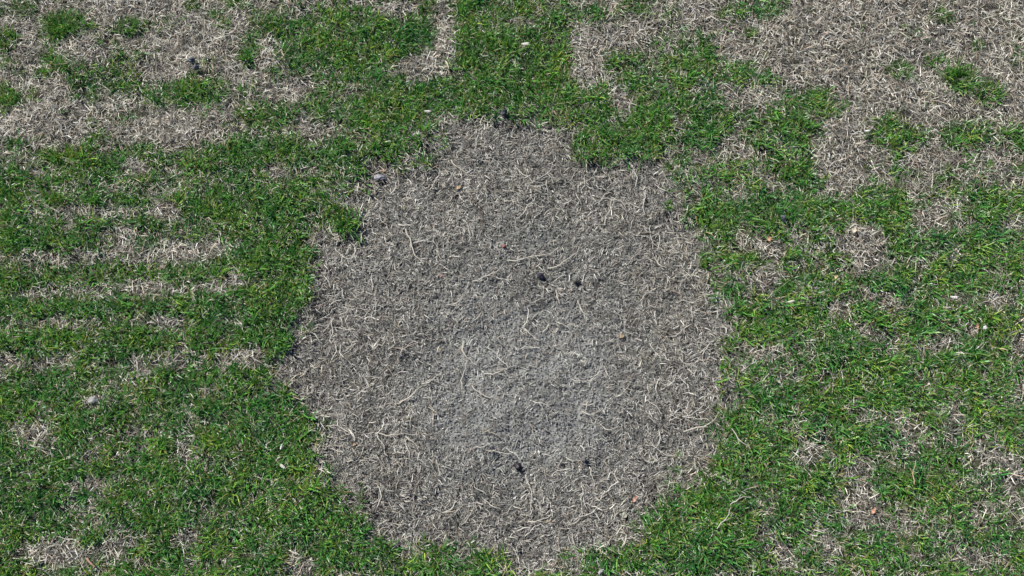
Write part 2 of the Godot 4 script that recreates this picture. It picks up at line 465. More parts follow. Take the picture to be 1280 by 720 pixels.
func survey() -> void:
	# where the living grass, the dry straw and the bare soil are, on a 6 mm grid
	for f in 4:
		var a := PackedFloat32Array()
		a.resize(NX * NZ)
		if f == 0: green = a
		elif f == 1: bare = a
		elif f == 2: rich = a
		else: core = a
	for j in NZ:
		for i in NX:
			var x := X0 + i * CELL
			var z := Z0 + j * CELL
			var s := n_streak.get_noise_2d(x * 0.45, z * 1.5)
			var lower := smoothstep(-0.26, -0.16, z)
			var left := 0.36 + 0.5 * lower
			var right := lerpf(0.08, 0.70, smoothstep(-0.27, -0.15, z))
			var mid := 0.72
			var v := lerpf(left, mid, smoothstep(-0.36, -0.26, x))
			v = lerpf(v, lerpf(0.35, 0.7, lower), smoothstep(0.25, 0.34, x))
			v = lerpf(v, right, smoothstep(0.42, 0.52, x))
			green[j * NX + i] = clampf(v + 0.55 * s, 0.0, 1.0)
	paint([[-0.838, -0.515, 0.025, 0.023, 0.00], [-0.405, -0.481, 0.041, 0.024, 0.85], [-0.771, -0.406, 0.024, 0.019, 0.85], [-0.709, -0.377, 0.030, 0.025, 0.85], [-0.654, -0.393, 0.030, 0.035, 0.75], [-0.835, -0.334, 0.019, 0.023, 0.95], [-0.803, -0.334, 0.016, 0.015, 0.85], [-0.534, -0.342, 0.067, 0.028, 0.90]])
	paint([[-0.447, -0.338, 0.032, 0.022, 0.50], [-0.502, -0.420, 0.016, 0.021, 0.50], [-0.446, -0.429, 0.019, 0.022, 0.85], [-0.340, -0.441, 0.054, 0.058, 0.90], [-0.325, -0.522, 0.028, 0.020, 0.55], [-0.326, -0.323, 0.033, 0.023, 0.70], [-0.399, -0.290, 0.048, 0.033, 0.80], [-0.664, -0.359, 0.046, 0.019, 0.60]])
	paint([[-0.714, -0.217, 0.096, 0.026, 0.95], [-0.418, -0.228, 0.146, 0.030, 0.93], [-0.453, -0.184, 0.175, 0.017, 0.75], [-0.798, -0.233, 0.034, 0.021, 0.60], [-0.753, -0.285, 0.061, 0.030, 0.06], [-0.561, -0.276, 0.077, 0.030, 0.10], [-0.388, -0.354, 0.027, 0.031, 0.10], [-0.609, -0.208, 0.016, 0.020, 0.15]])
	paint([[-0.650, -0.525, 0.083, 0.026, 0.03], [-0.327, -0.277, 0.021, 0.017, 0.10], [-0.357, -0.199, 0.052, 0.007, 0.20], [-0.545, -0.441, 0.068, 0.032, 0.06], [-0.713, -0.428, 0.035, 0.022, 0.10], [-0.588, -0.401, 0.027, 0.016, 0.20], [-0.559, -0.385, 0.019, 0.011, 0.10], [-0.819, -0.285, 0.026, 0.021, 0.15]])
	paint([[-0.689, -0.300, 0.027, 0.015, 0.30], [-0.803, -0.182, 0.026, 0.012, 0.80], [-0.766, -0.199, 0.034, 0.009, 0.30]])
	paint([[-0.231, -0.441, 0.095, 0.080, 0.92], [-0.055, -0.489, 0.082, 0.046, 0.85], [0.000, -0.377, 0.121, 0.070, 0.92], [-0.187, -0.331, 0.107, 0.061, 0.90], [-0.210, -0.240, 0.081, 0.022, 0.97], [-0.263, -0.525, 0.022, 0.013, 0.05], [-0.200, -0.514, 0.030, 0.016, 0.08], [-0.116, -0.457, 0.018, 0.058, 0.12]])
	paint([[-0.151, -0.398, 0.046, 0.021, 0.06], [0.129, -0.417, 0.027, 0.064, 0.10], [0.198, -0.457, 0.057, 0.042, 0.10], [0.139, -0.530, 0.042, 0.012, 0.06], [0.177, -0.335, 0.019, 0.023, 0.08], [0.261, -0.489, 0.030, 0.049, 0.45], [0.256, -0.385, 0.040, 0.025, 0.85], [0.217, -0.425, 0.027, 0.013, 0.50]])
	paint([[0.014, -0.484, 0.014, 0.013, 0.20], [0.009, -0.409, 0.019, 0.008, 0.35], [0.133, -0.315, 0.029, 0.031, 0.95], [0.171, -0.252, 0.084, 0.028, 0.97], [0.232, -0.308, 0.035, 0.027, 0.90], [0.271, -0.285, 0.013, 0.018, 0.15], [-0.133, -0.303, 0.016, 0.008, 0.30], [-0.261, -0.354, 0.013, 0.016, 0.40]])
	paint([[-0.027, -0.315, 0.080, 0.015, 0.85], [0.069, -0.497, 0.036, 0.033, 0.80], [0.042, -0.267, 0.013, 0.010, 0.50], [0.316, -0.489, 0.027, 0.033, 0.12], [-0.092, -0.285, 0.026, 0.014, 0.50], [-0.244, -0.267, 0.016, 0.007, 0.40]])
	paint([[0.318, -0.409, 0.032, 0.054, 0.90], [0.425, -0.515, 0.044, 0.023, 0.85], [0.390, -0.382, 0.043, 0.025, 0.80], [0.498, -0.326, 0.043, 0.034, 0.92], [0.318, -0.293, 0.042, 0.055, 0.90], [0.442, -0.274, 0.061, 0.039, 0.90], [0.625, -0.267, 0.050, 0.036, 0.85], [0.741, -0.264, 0.045, 0.028, 0.85]])
	paint([[0.819, -0.261, 0.026, 0.025, 0.85], [0.459, -0.199, 0.034, 0.026, 0.90], [0.338, -0.196, 0.047, 0.026, 0.65], [0.637, -0.203, 0.034, 0.025, 0.60], [0.734, -0.196, 0.029, 0.015, 0.50], [0.817, -0.208, 0.018, 0.015, 0.50], [0.487, -0.401, 0.041, 0.016, 0.30], [0.548, -0.218, 0.039, 0.047, 0.05]])
	paint([[0.381, -0.441, 0.027, 0.019, 0.10], [0.529, -0.167, 0.026, 0.012, 0.30], [0.678, -0.218, 0.023, 0.021, 0.15], [0.412, -0.233, 0.016, 0.009, 0.50], [0.784, -0.189, 0.026, 0.012, 0.40], [0.392, -0.315, 0.013, 0.015, 0.60]])
	paint([[-0.596, -0.473, 0.012, 0.010, 0.70], [-0.694, -0.441, 0.012, 0.011, 0.70], [-0.618, -0.425, 0.014, 0.010, 0.60], [-0.527, -0.465, 0.011, 0.010, 0.60], [-0.480, -0.473, 0.014, 0.011, 0.70], [-0.780, -0.377, 0.016, 0.013, 0.60], [-0.721, -0.338, 0.016, 0.012, 0.60], [-0.611, -0.308, 0.016, 0.011, 0.60]])
	paint([[-0.763, -0.262, 0.013, 0.009, 0.60], [-0.684, -0.262, 0.016, 0.010, 0.65], [-0.509, -0.285, 0.013, 0.009, 0.55], [-0.597, -0.248, 0.016, 0.010, 0.60], [-0.813, -0.248, 0.013, 0.012, 0.70], [-0.397, -0.377, 0.016, 0.013, 0.70], [0.593, -0.385, 0.012, 0.009, 0.50], [0.693, -0.331, 0.012, 0.009, 0.50]])
	paint([[0.590, -0.300, 0.013, 0.009, 0.60], [0.492, -0.457, 0.012, 0.010, 0.50], [0.572, -0.441, 0.011, 0.008, 0.45], [0.684, -0.465, 0.010, 0.008, 0.45], [0.808, -0.300, 0.012, 0.009, 0.60], [0.572, -0.203, 0.013, 0.010, 0.50], [0.698, -0.174, 0.016, 0.009, 0.60], [0.525, -0.248, 0.012, 0.009, 0.40]])
	paint([[0.357, -0.489, 0.012, 0.011, 0.60], [0.341, -0.449, 0.012, 0.010, 0.50], [0.517, -0.506, 0.011, 0.008, 0.40], [0.179, -0.489, 0.014, 0.011, 0.60], [0.203, -0.417, 0.014, 0.010, 0.60], [0.239, -0.449, 0.014, 0.011, 0.60], [0.141, -0.385, 0.011, 0.009, 0.50]])
	paint([[-0.632, -0.164, 0.142, 0.006, 0.47], [-0.679, -0.127, 0.154, 0.008, 0.42], [-0.572, -0.093, 0.114, 0.006, 0.50], [-0.580, -0.054, 0.164, 0.010, 0.32], [-0.730, -0.041, 0.088, 0.007, 0.32], [-0.635, 0.008, 0.174, 0.008, 0.32], [-0.462, -0.003, 0.087, 0.007, 0.47], [-0.628, 0.062, 0.185, 0.007, 0.32]])
	paint([[-0.474, 0.125, 0.134, 0.008, 0.37], [-0.729, 0.127, 0.073, 0.008, 0.32], [-0.627, 0.159, 0.121, 0.006, 0.50], [-0.727, -0.020, 0.088, 0.007, 1.00], [-0.589, -0.023, 0.163, 0.008, 0.95], [-0.644, 0.037, 0.186, 0.008, 0.97], [-0.637, 0.090, 0.171, 0.014, 1.00], [-0.668, -0.146, 0.167, 0.006, 0.95]])
	paint([[-0.621, -0.075, 0.076, 0.007, 0.80], [-0.532, 0.144, 0.145, 0.008, 0.90]])
	paint([[-0.553, -0.127, 0.023, 0.014, 0.12], [-0.611, -0.078, 0.015, 0.025, 0.12], [-0.505, -0.059, 0.053, 0.017, 0.06], [-0.695, -0.046, 0.028, 0.010, 0.20], [-0.574, 0.003, 0.037, 0.013, 0.10], [-0.734, 0.011, 0.032, 0.013, 0.10], [-0.714, 0.062, 0.062, 0.009, 0.15], [-0.530, 0.060, 0.025, 0.014, 0.15]])
	paint([[-0.505, 0.116, 0.017, 0.021, 0.15], [-0.410, 0.114, 0.034, 0.014, 0.35], [-0.763, 0.125, 0.017, 0.017, 0.10], [-0.558, 0.131, 0.019, 0.013, 0.15], [-0.435, -0.013, 0.013, 0.011, 0.30], [-0.704, -0.106, 0.013, 0.010, 0.30], [-0.646, -0.121, 0.031, 0.008, 0.25], [-0.384, -0.124, 0.038, 0.023, 1.00]])
	paint([[-0.462, -0.138, 0.039, 0.017, 1.00], [-0.637, 0.086, 0.110, 0.018, 1.00], [-0.727, -0.020, 0.050, 0.014, 0.90], [-0.496, 0.027, 0.099, 0.012, 0.95], [-0.419, 0.053, 0.062, 0.016, 0.90], [-0.365, 0.033, 0.050, 0.027, 1.00], [-0.378, -0.054, 0.050, 0.028, 1.00], [-0.328, -0.153, 0.046, 0.014, 0.95]])
	paint([[-0.787, -0.082, 0.025, 0.017, 0.90], [-0.398, 0.156, 0.048, 0.018, 0.90], [-0.610, 0.105, 0.049, 0.015, 0.95]])
	paint([[-0.621, 0.189, 0.020, 0.012, 0.12], [-0.702, 0.238, 0.026, 0.019, 0.15], [-0.454, 0.178, 0.017, 0.015, 0.15], [-0.538, 0.234, 0.024, 0.007, 0.20], [-0.480, 0.240, 0.007, 0.034, 0.25], [-0.612, 0.255, 0.014, 0.019, 0.40], [-0.622, 0.311, 0.035, 0.011, 0.25], [-0.625, 0.349, 0.023, 0.013, 0.40]])
	paint([[-0.641, 0.410, 0.050, 0.017, 0.07], [-0.564, 0.397, 0.021, 0.012, 0.15], [-0.465, 0.387, 0.021, 0.010, 0.15], [-0.367, 0.359, 0.016, 0.009, 0.25], [-0.296, 0.426, 0.023, 0.012, 0.25], [-0.547, 0.418, 0.023, 0.007, 0.30], [-0.399, 0.349, 0.009, 0.008, 0.30], [-0.384, 0.187, 0.072, 0.025, 0.97]])
	paint([[-0.354, 0.255, 0.059, 0.041, 0.95], [-0.335, 0.349, 0.069, 0.028, 0.90], [-0.275, 0.384, 0.046, 0.025, 0.95], [-0.397, 0.303, 0.047, 0.024, 0.90], [-0.517, 0.332, 0.046, 0.019, 0.85], [-0.680, 0.291, 0.047, 0.017, 0.90], [-0.742, 0.194, 0.031, 0.030, 0.98], [-0.585, 0.206, 0.026, 0.017, 0.95]])
	paint([[-0.516, 0.181, 0.036, 0.017, 0.90], [-0.228, 0.406, 0.046, 0.016, 1.00], [-0.125, 0.422, 0.068, 0.013, 0.97], [-0.045, 0.431, 0.034, 0.009, 0.90], [-0.255, 0.344, 0.023, 0.014, 0.95], [-0.717, 0.349, 0.023, 0.023, 0.90]])
	paint([[0.320, -0.127, 0.046, 0.030, 0.95], [0.414, -0.127, 0.049, 0.027, 0.95], [0.493, -0.128, 0.036, 0.024, 0.92], [0.589, -0.128, 0.046, 0.027, 0.92], [0.655, -0.141, 0.018, 0.017, 0.80], [0.748, -0.136, 0.031, 0.028, 0.92], [0.802, -0.144, 0.023, 0.019, 0.90], [0.625, -0.075, 0.028, 0.018, 0.92]])
	paint([[0.736, -0.082, 0.074, 0.014, 0.90], [0.332, -0.052, 0.023, 0.021, 0.75], [0.454, -0.052, 0.043, 0.021, 0.60], [0.502, -0.003, 0.027, 0.018, 0.90], [0.589, -0.005, 0.035, 0.018, 0.92], [0.657, -0.013, 0.023, 0.030, 0.85], [0.713, -0.027, 0.028, 0.041, 0.90], [0.784, -0.027, 0.018, 0.027, 0.90]])
	paint([[0.349, 0.008, 0.025, 0.017, 0.85], [0.411, 0.053, 0.072, 0.030, 0.95], [0.556, 0.048, 0.030, 0.017, 0.92], [0.649, 0.047, 0.047, 0.015, 0.85], [0.740, 0.060, 0.027, 0.025, 0.92], [0.497, 0.077, 0.015, 0.014, 0.85], [0.426, 0.113, 0.019, 0.013, 0.70], [0.515, 0.113, 0.056, 0.024, 0.90]])
	paint([[0.681, 0.118, 0.083, 0.028, 0.90], [0.345, 0.140, 0.024, 0.016, 0.90], [0.750, 0.144, 0.024, 0.020, 0.80], [0.551, -0.071, 0.034, 0.030, 0.07], [0.664, -0.113, 0.026, 0.020, 0.10], [0.390, -0.013, 0.023, 0.020, 0.12], [0.501, 0.037, 0.015, 0.011, 0.15], [0.542, 0.079, 0.025, 0.010, 0.12]])
	paint([[0.587, 0.028, 0.019, 0.012, 0.12], [0.739, 0.024, 0.017, 0.009, 0.15], [0.654, 0.094, 0.027, 0.013, 0.25], [0.774, 0.096, 0.012, 0.016, 0.12], [0.797, -0.106, 0.023, 0.010, 0.12], [0.417, 0.150, 0.044, 0.010, 0.15], [0.390, 0.109, 0.017, 0.009, 0.15], [0.398, -0.065, 0.018, 0.014, 0.20]])
	paint([[0.682, 0.027, 0.017, 0.008, 0.25], [0.367, -0.075, 0.013, 0.011, 0.30], [0.681, -0.052, 0.020, 0.008, 0.40], [0.645, -0.167, 0.026, 0.010, 0.30]])
	paint([[0.432, 0.181, 0.072, 0.030, 0.95], [0.548, 0.169, 0.072, 0.028, 0.90], [0.696, 0.181, 0.072, 0.030, 0.85], [0.510, 0.237, 0.047, 0.019, 0.97], [0.354, 0.255, 0.047, 0.048, 0.95], [0.301, 0.349, 0.058, 0.046, 0.97], [0.421, 0.303, 0.047, 0.021, 0.90], [0.382, 0.349, 0.058, 0.028, 0.92]])
	paint([[0.606, 0.314, 0.047, 0.035, 0.88], [0.674, 0.406, 0.057, 0.027, 0.85], [0.263, 0.406, 0.069, 0.029, 1.00], [0.171, 0.418, 0.052, 0.016, 0.97], [0.230, 0.372, 0.035, 0.027, 0.95], [0.511, 0.340, 0.022, 0.026, 0.12], [0.450, 0.393, 0.014, 0.020, 0.15], [0.502, 0.287, 0.021, 0.015, 0.22]])
	paint([[0.573, 0.255, 0.026, 0.036, 0.55], [0.438, 0.269, 0.024, 0.012, 0.40], [0.417, 0.221, 0.012, 0.010, 0.20], [0.520, 0.207, 0.014, 0.010, 0.25], [0.721, 0.275, 0.019, 0.022, 0.28], [0.655, 0.415, 0.043, 0.009, 0.15], [0.387, 0.415, 0.021, 0.018, 0.40], [0.558, 0.372, 0.016, 0.017, 0.45]])
	paint([[0.670, 0.355, 0.016, 0.021, 0.40], [0.650, 0.212, 0.012, 0.016, 0.30], [0.765, 0.166, 0.012, 0.015, 0.25], [0.359, 0.350, 0.025, 0.007, 0.40], [0.738, 0.291, 0.016, 0.019, 0.30], [0.525, 0.406, 0.034, 0.018, 0.85], [0.277, 0.273, 0.021, 0.010, 0.50]])
	rich = blend(rich, [[0.252, -0.041, 0.063, 0.178, 1.00], [0.254, 0.144, 0.056, 0.089, 1.00], [-0.258, 0.079, 0.086, 0.091, 0.80], [-0.026, -0.240, 0.131, 0.059, 0.75], [0.129, -0.167, 0.142, 0.058, 0.70], [-0.219, -0.153, 0.064, 0.057, 0.70], [-0.092, 0.372, 0.138, 0.052, 0.70], [-0.201, 0.255, 0.083, 0.084, 0.50], [0.139, 0.349, 0.081, 0.058, 0.70], [-0.127, -0.082, 0.076, 0.056, 0.35]], 0.3)
	core = blend(core, [[0.019, 0.040, 0.136, 0.146, 0.75], [0.012, 0.169, 0.162, 0.138, 1.00], [0.063, -0.020, 0.075, 0.041, 0.35]], 0.3)
	var rim := PackedVector2Array([Vector2(-0.124, -0.230), Vector2(-0.121, -0.273), Vector2(-0.086, -0.297), Vector2(-0.020, -0.297), Vector2(0.053, -0.294), Vector2(0.099, -0.274), Vector2(0.107, -0.225), Vector2(0.157, -0.219), Vector2(0.257, -0.217), Vector2(0.263, -0.189), Vector2(0.276, -0.136), Vector2(0.294, -0.082), Vector2(0.308, -0.031), Vector2(0.319, 0.027), Vector2(0.324, 0.088), Vector2(0.330, 0.127), Vector2(0.311, 0.162), Vector2(0.334, 0.181), Vector2(0.297, 0.227), Vector2(0.308, 0.249), Vector2(0.282, 0.282), Vector2(0.246, 0.295), Vector2(0.228, 0.310), Vector2(0.189, 0.334), Vector2(0.176, 0.372), Vector2(0.137, 0.392), Vector2(0.099, 0.410), Vector2(0.074, 0.431), Vector2(0.023, 0.436), Vector2(0.000, 0.420), Vector2(-0.057, 0.406), Vector2(-0.109, 0.400), Vector2(-0.183, 0.397), Vector2(-0.187, 0.380), Vector2(-0.217, 0.349), Vector2(-0.227, 0.317), Vector2(-0.268, 0.312), Vector2(-0.275, 0.291), Vector2(-0.287, 0.258), Vector2(-0.296, 0.206), Vector2(-0.334, 0.159), Vector2(-0.349, 0.144), Vector2(-0.354, 0.105), Vector2(-0.324, 0.053), Vector2(-0.308, 0.020), Vector2(-0.321, -0.013), Vector2(-0.307, -0.082), Vector2(-0.279, -0.082), Vector2(-0.254, -0.085), Vector2(-0.249, -0.121), Vector2(-0.269, -0.133), Vector2(-0.277, -0.150), Vector2(-0.242, -0.161), Vector2(-0.240, -0.184), Vector2(-0.251, -0.208), Vector2(-0.183, -0.219)])
	for j in NZ:
		for i in NX:
			var p := Vector2(X0 + i * CELL, Z0 + j * CELL)
			if absf(p.x) > 0.5 or absf(p.y) > 0.55:
				continue
			var d := 9.0
			for k in rim.size():
				var q := Geometry2D.get_closest_point_to_segment(p, rim[k], rim[(k + 1) % rim.size()])
				d = minf(d, p.distance_squared_to(q))
			d = sqrt(d) * (1.0 if Geometry2D.is_point_in_polygon(p, rim) else -1.0)
			d += 0.050 * n_edge.get_noise_2d(p.x * 0.9 + 5.0, p.y * 0.9) + 0.016 * n_fine.get_noise_2d(p.x, p.y + 3.0)
			var b := smoothstep(-0.016, 0.016, d)
			bare[j * NX + i] = b
			green[j * NX + i] *= 1.0 - b
			rich[j * NX + i] = maxf(rich[j * NX + i], 1.0 * smoothstep(0.05, 0.005, d)) * (1.0 - 0.9 * core[j * NX + i]) * clampf(0.85 + 1.1 * n_hue.get_noise_2d(p.x * 1.3, p.y * 1.3), 0.35, 1.0)

func ground() -> void:
	# one sheet: 3.5 mm cells where the patch lies, widening steadily out to the horizon
	var xs := PackedFloat32Array()
	var zs := PackedFloat32Array()
	for axis in 2:
		var half := 1.0 if axis == 0 else 0.72
		var line := PackedFloat32Array()
		var v := 0.0
		var step := 0.0036
		while v < 400.0:
			line.append(v)
			if v > half: step *= 1.22
			v += step
		var all := PackedFloat32Array()
		for k in range(line.size() - 1, 0, -1): all.append(-line[k])
		all.append_array(line)
		if axis == 0: xs = all
		else: zs = all
	var nx := xs.size()
	var nz := zs.size()
	var v := PackedVector3Array()
	var c := PackedColorArray()
	var idx := PackedInt32Array()
	v.resize(nx * nz)
	c.resize(nx * nz)
	idx.resize((nx - 1) * (nz - 1) * 6)
	for j in nz:
		for i in nx:
			var x := xs[i]
			var z := zs[j]
			var k := j * nx + i
			var b := look(bare, x, z)
			var near := clampf(1.6 - absf(x) - absf(z) * 0.5, 0.0, 1.0)
			var g := n_grit.get_noise_2d(x, z)
			v[k] = Vector3(x, ground_height(x, z) + 0.0016 * g * near - 0.002, z)
			var soil := Color(0.085, 0.082, 0.074).lerp(Color(0.165, 0.166, 0.160), look(core, x, z))
			var turf := Color(0.075, 0.07, 0.052).lerp(Color(0.05, 0.062, 0.03), look(green, x, z))
			if near <= 0.0:
				turf = Color(0.20, 0.18, 0.135).lerp(Color(0.05, 0.09, 0.025), smoothstep(-0.25, 0.2, n_streak.get_noise_2d(x * 0.3, z * 0.6)))
			c[k] = turf.lerp(soil, b) * (1.0 + 0.6 * g)
	var m := 0
	for j in nz - 1:
		for i in nx - 1:
			var k := j * nx + i
			idx[m] = k; idx[m + 1] = k + 1; idx[m + 2] = k + nx
			idx[m + 3] = k + 1; idx[m + 4] = k + nx + 1; idx[m + 5] = k + nx
			m += 6
	var arr := []
	arr.resize(Mesh.ARRAY_MAX)
	arr[Mesh.ARRAY_VERTEX] = v
	arr[Mesh.ARRAY_COLOR] = c
	arr[Mesh.ARRAY_INDEX] = idx
	var am := ArrayMesh.new()
	am.add_surface_from_arrays(Mesh.PRIMITIVE_TRIANGLES, arr)
	var o := MeshInstance3D.new()
	o.name = "ground"
	o.mesh = am
	o.material_override = M.soil
	add_child(o)
	tag(o, "grey brown lawn soil, laid bare in the round patch at the middle", "ground", "", "structure")

func soil_grains() -> void:
	var root := stuff_root("soil_grains", "loose grey soil grains covering the round bare patch in the lawn", "soil")
	var spots := []
	var fluff := []
	var step := 0.0030
	for j in int(0.92 / step):
		for i in int(0.80 / step):
			var x := -0.40 + (i + rng.randf()) * step
			var z := -0.42 + (j + rng.randf()) * step
			var b := look(bare, x, z)
			if b < 0.25:
				continue
			var h := ground_height(x, z)
			var u := rng.randf()
			var tone := rng.randf_range(0.25, 1.75) * (1.0 + 0.5 * n_hue.get_noise_2d(x, z)) * (0.90 + 0.30 * look(core, x, z))
			if u < 0.72:
				var s := 0.5 + (0.9 - 0.5 * look(core, x, z)) * pow(rng.randf(), 3.0)
				if rng.randf() < 0.1: tone *= 1.7
				spots.append([place(x, z, h - 0.0004, rng.randf() * TAU, s, rng.randf() * 0.8), Color(0.175, 0.182, 0.165).lerp(Color(0.185, 0.186, 0.182), smoothstep(-0.15, 0.1, z)) * tone])
			if rng.randf() < 0.28 - 0.20 * look(core, x, z):
				fluff.append([place(x, z, h + 0.0006, rng.randf() * TAU, rng.randf_range(0.7, 1.3)), Color(1, 1, 1) * rng.randf_range(0.45, 1.4)])
	var kinds := []
	for k in 6: kinds.append(crumb(0.0016))
	scatter(root, "soil_grain", kinds, spots, M.soil)
	var bits := []
	for k in 8: bits.append(chaff_clump(7, 0.007))
	var chaff := stuff_root("straw_chaff", "fine broken straw chaff strewn over the bare soil patch", "chaff")
	scatter(chaff, "chaff_bits", bits, fluff, M.straw)

func thatch() -> void:
	var root := stuff_root("dry_grass", "dry grey straw thatch between the green grass and round the bare patch", "dry grass")
	var spots := []
	var broken := []
	var wide := []
	var step := 0.0066
	for j in int(1.75 / step):
		for i in int(2.6 / step):
			var x := -1.3 + (i + rng.randf()) * step
			var z := -1.0 + (j + rng.randf()) * step
			var b := look(bare, x, z)
			var g := look(green, x, z)
			var keep := lerpf(lerpf(0.92, 0.44, smoothstep(0.1, 0.8, g)), 0.02 + 0.38 * look(rich, x, z), b)
			if rng.randf() > keep:
				continue
			var tone := rng.randf_range(0.7, 1.25) * (1.0 - 0.14 * b) * (1.0 + 0.3 * n_hue.get_noise_2d(x * 1.5 + 3.0, z * 1.5))
			var heap := broken if b > 0.5 else spots
			if b <= 0.5: tone *= 1.08
			heap.append([place(x, z, ground_height(x, z) + (0.0 if b > 0.5 else rng.randf() * 0.004 * (1.0 - g)) - 0.002 * g, rng.randf() * TAU, rng.randf_range(0.75, 1.2) * (1.0 - 0.15 * b) * (1.0 - 0.2 * g)), Color(tone, tone * rng.randf_range(0.975, 1.01), tone * rng.randf_range(0.9, 1.03))])
	step = 0.026
	for j in int(6.0 / step):
		for i in int(7.0 / step):
			var x := -3.5 + (i + rng.randf()) * step
			var z := -3.2 + (j + rng.randf()) * step
			if absf(x) < 1.3 and z > -1.0 and z < 0.75 or rng.randf() > 0.8:
				continue
			var tone := rng.randf_range(0.7, 1.1)
			wide.append([place(x, z, ground_height(x, z), rng.randf() * TAU, rng.randf_range(1.2, 1.9)), Color(tone, tone, tone)])
	var kinds := []
	for k in 14: kinds.append(straw_clump(10, 0.010, 0.020 if k < 10 else 0.031, 0.35))
	scatter(root, "straw_clump", kinds, spots, M.straw)
	kinds = []
	for k in 12: kinds.append(straw_clump(8, 0.009, 0.020 if k < 8 else 0.030, 0.3, 1.02))
	scatter(root, "straw_clump", kinds, broken, M.straw)
	var big := []
	for k in 4: big.append(straw_clump(22, 0.015, 0.03))
	scatter(root, "straw_clump", big, wide, M.straw)

func lawn() -> void:
	var root := stuff_root("grass", "short living green grass growing in ragged clumps through the dry straw", "grass")
	var spots := []
	var wide := []
	var step := 0.0060
	for j in int(1.75 / step):
		for i in int(2.6 / step):
			var x := -1.3 + (i + rng.randf()) * step
			var z := -1.0 + (j + rng.randf()) * step
			var g := look(green, x, z)
			if g < 0.02:
				continue
			g += (0.22 + 1.5 * g * (1.0 - g)) * n_edge.get_noise_2d(x * 1.1 + 9.0, z * 1.35) + 0.24 * n_fine.get_noise_2d(x, z) - 0.02 * smoothstep(0.28, 0.42, x)
			var keep := smoothstep(0.33, 0.94, g)
			keep *= smoothstep(-0.42, 0.02, n_fine.get_noise_2d(x * 1.25 + 7.0, z * 1.5 + 2.0))       # gaps between the clumps
			if rng.randf() > keep * 0.92:
				continue
			var hue := n_hue.get_noise_2d(x, z) + 0.5 * n_edge.get_noise_2d(x + 20.0, z)
			var c := Color(1.0 + 0.5 * hue, 1.0 + 0.22 * hue, 1.0 - 0.1 * hue) * rng.randf_range(0.8, 1.15)
			spots.append([place(x, z, ground_height(x, z), rng.randf() * TAU, lerpf(0.72, 1.1, keep) * rng.randf_range(0.8, 1.15) * (1.0 + 0.45 * n_edge.get_noise_2d(x * 1.4 + 31.0, z * 1.4))), c])
	step = 0.026
	for j in int(6.0 / step):
		for i in int(7.0 / step):
			var x := -3.5 + (i + rng.randf()) * step
			var z := -3.2 + (j + rng.randf()) * step
			if absf(x) < 1.3 and z > -1.0 and z < 0.75:
				continue
			if rng.randf() > smoothstep(-0.3, 0.15, n_streak.get_noise_2d(x * 0.3, z * 0.6)):
				continue
			wide.append([place(x, z, ground_height(x, z), rng.randf() * TAU, rng.randf_range(1.0, 1.5)), Color(1, 1, 1) * rng.randf_range(0.8, 1.2)])
	var kinds := []
	for k in 14: kinds.append(grass_clump(10, 0.0055))
	scatter(root, "grass_blades", kinds, spots, M.grass)
	var big := []
	for k in 4: big.append(grass_clump(36, 0.016))
	scatter(root, "grass_blades", big, wide, M.grass)

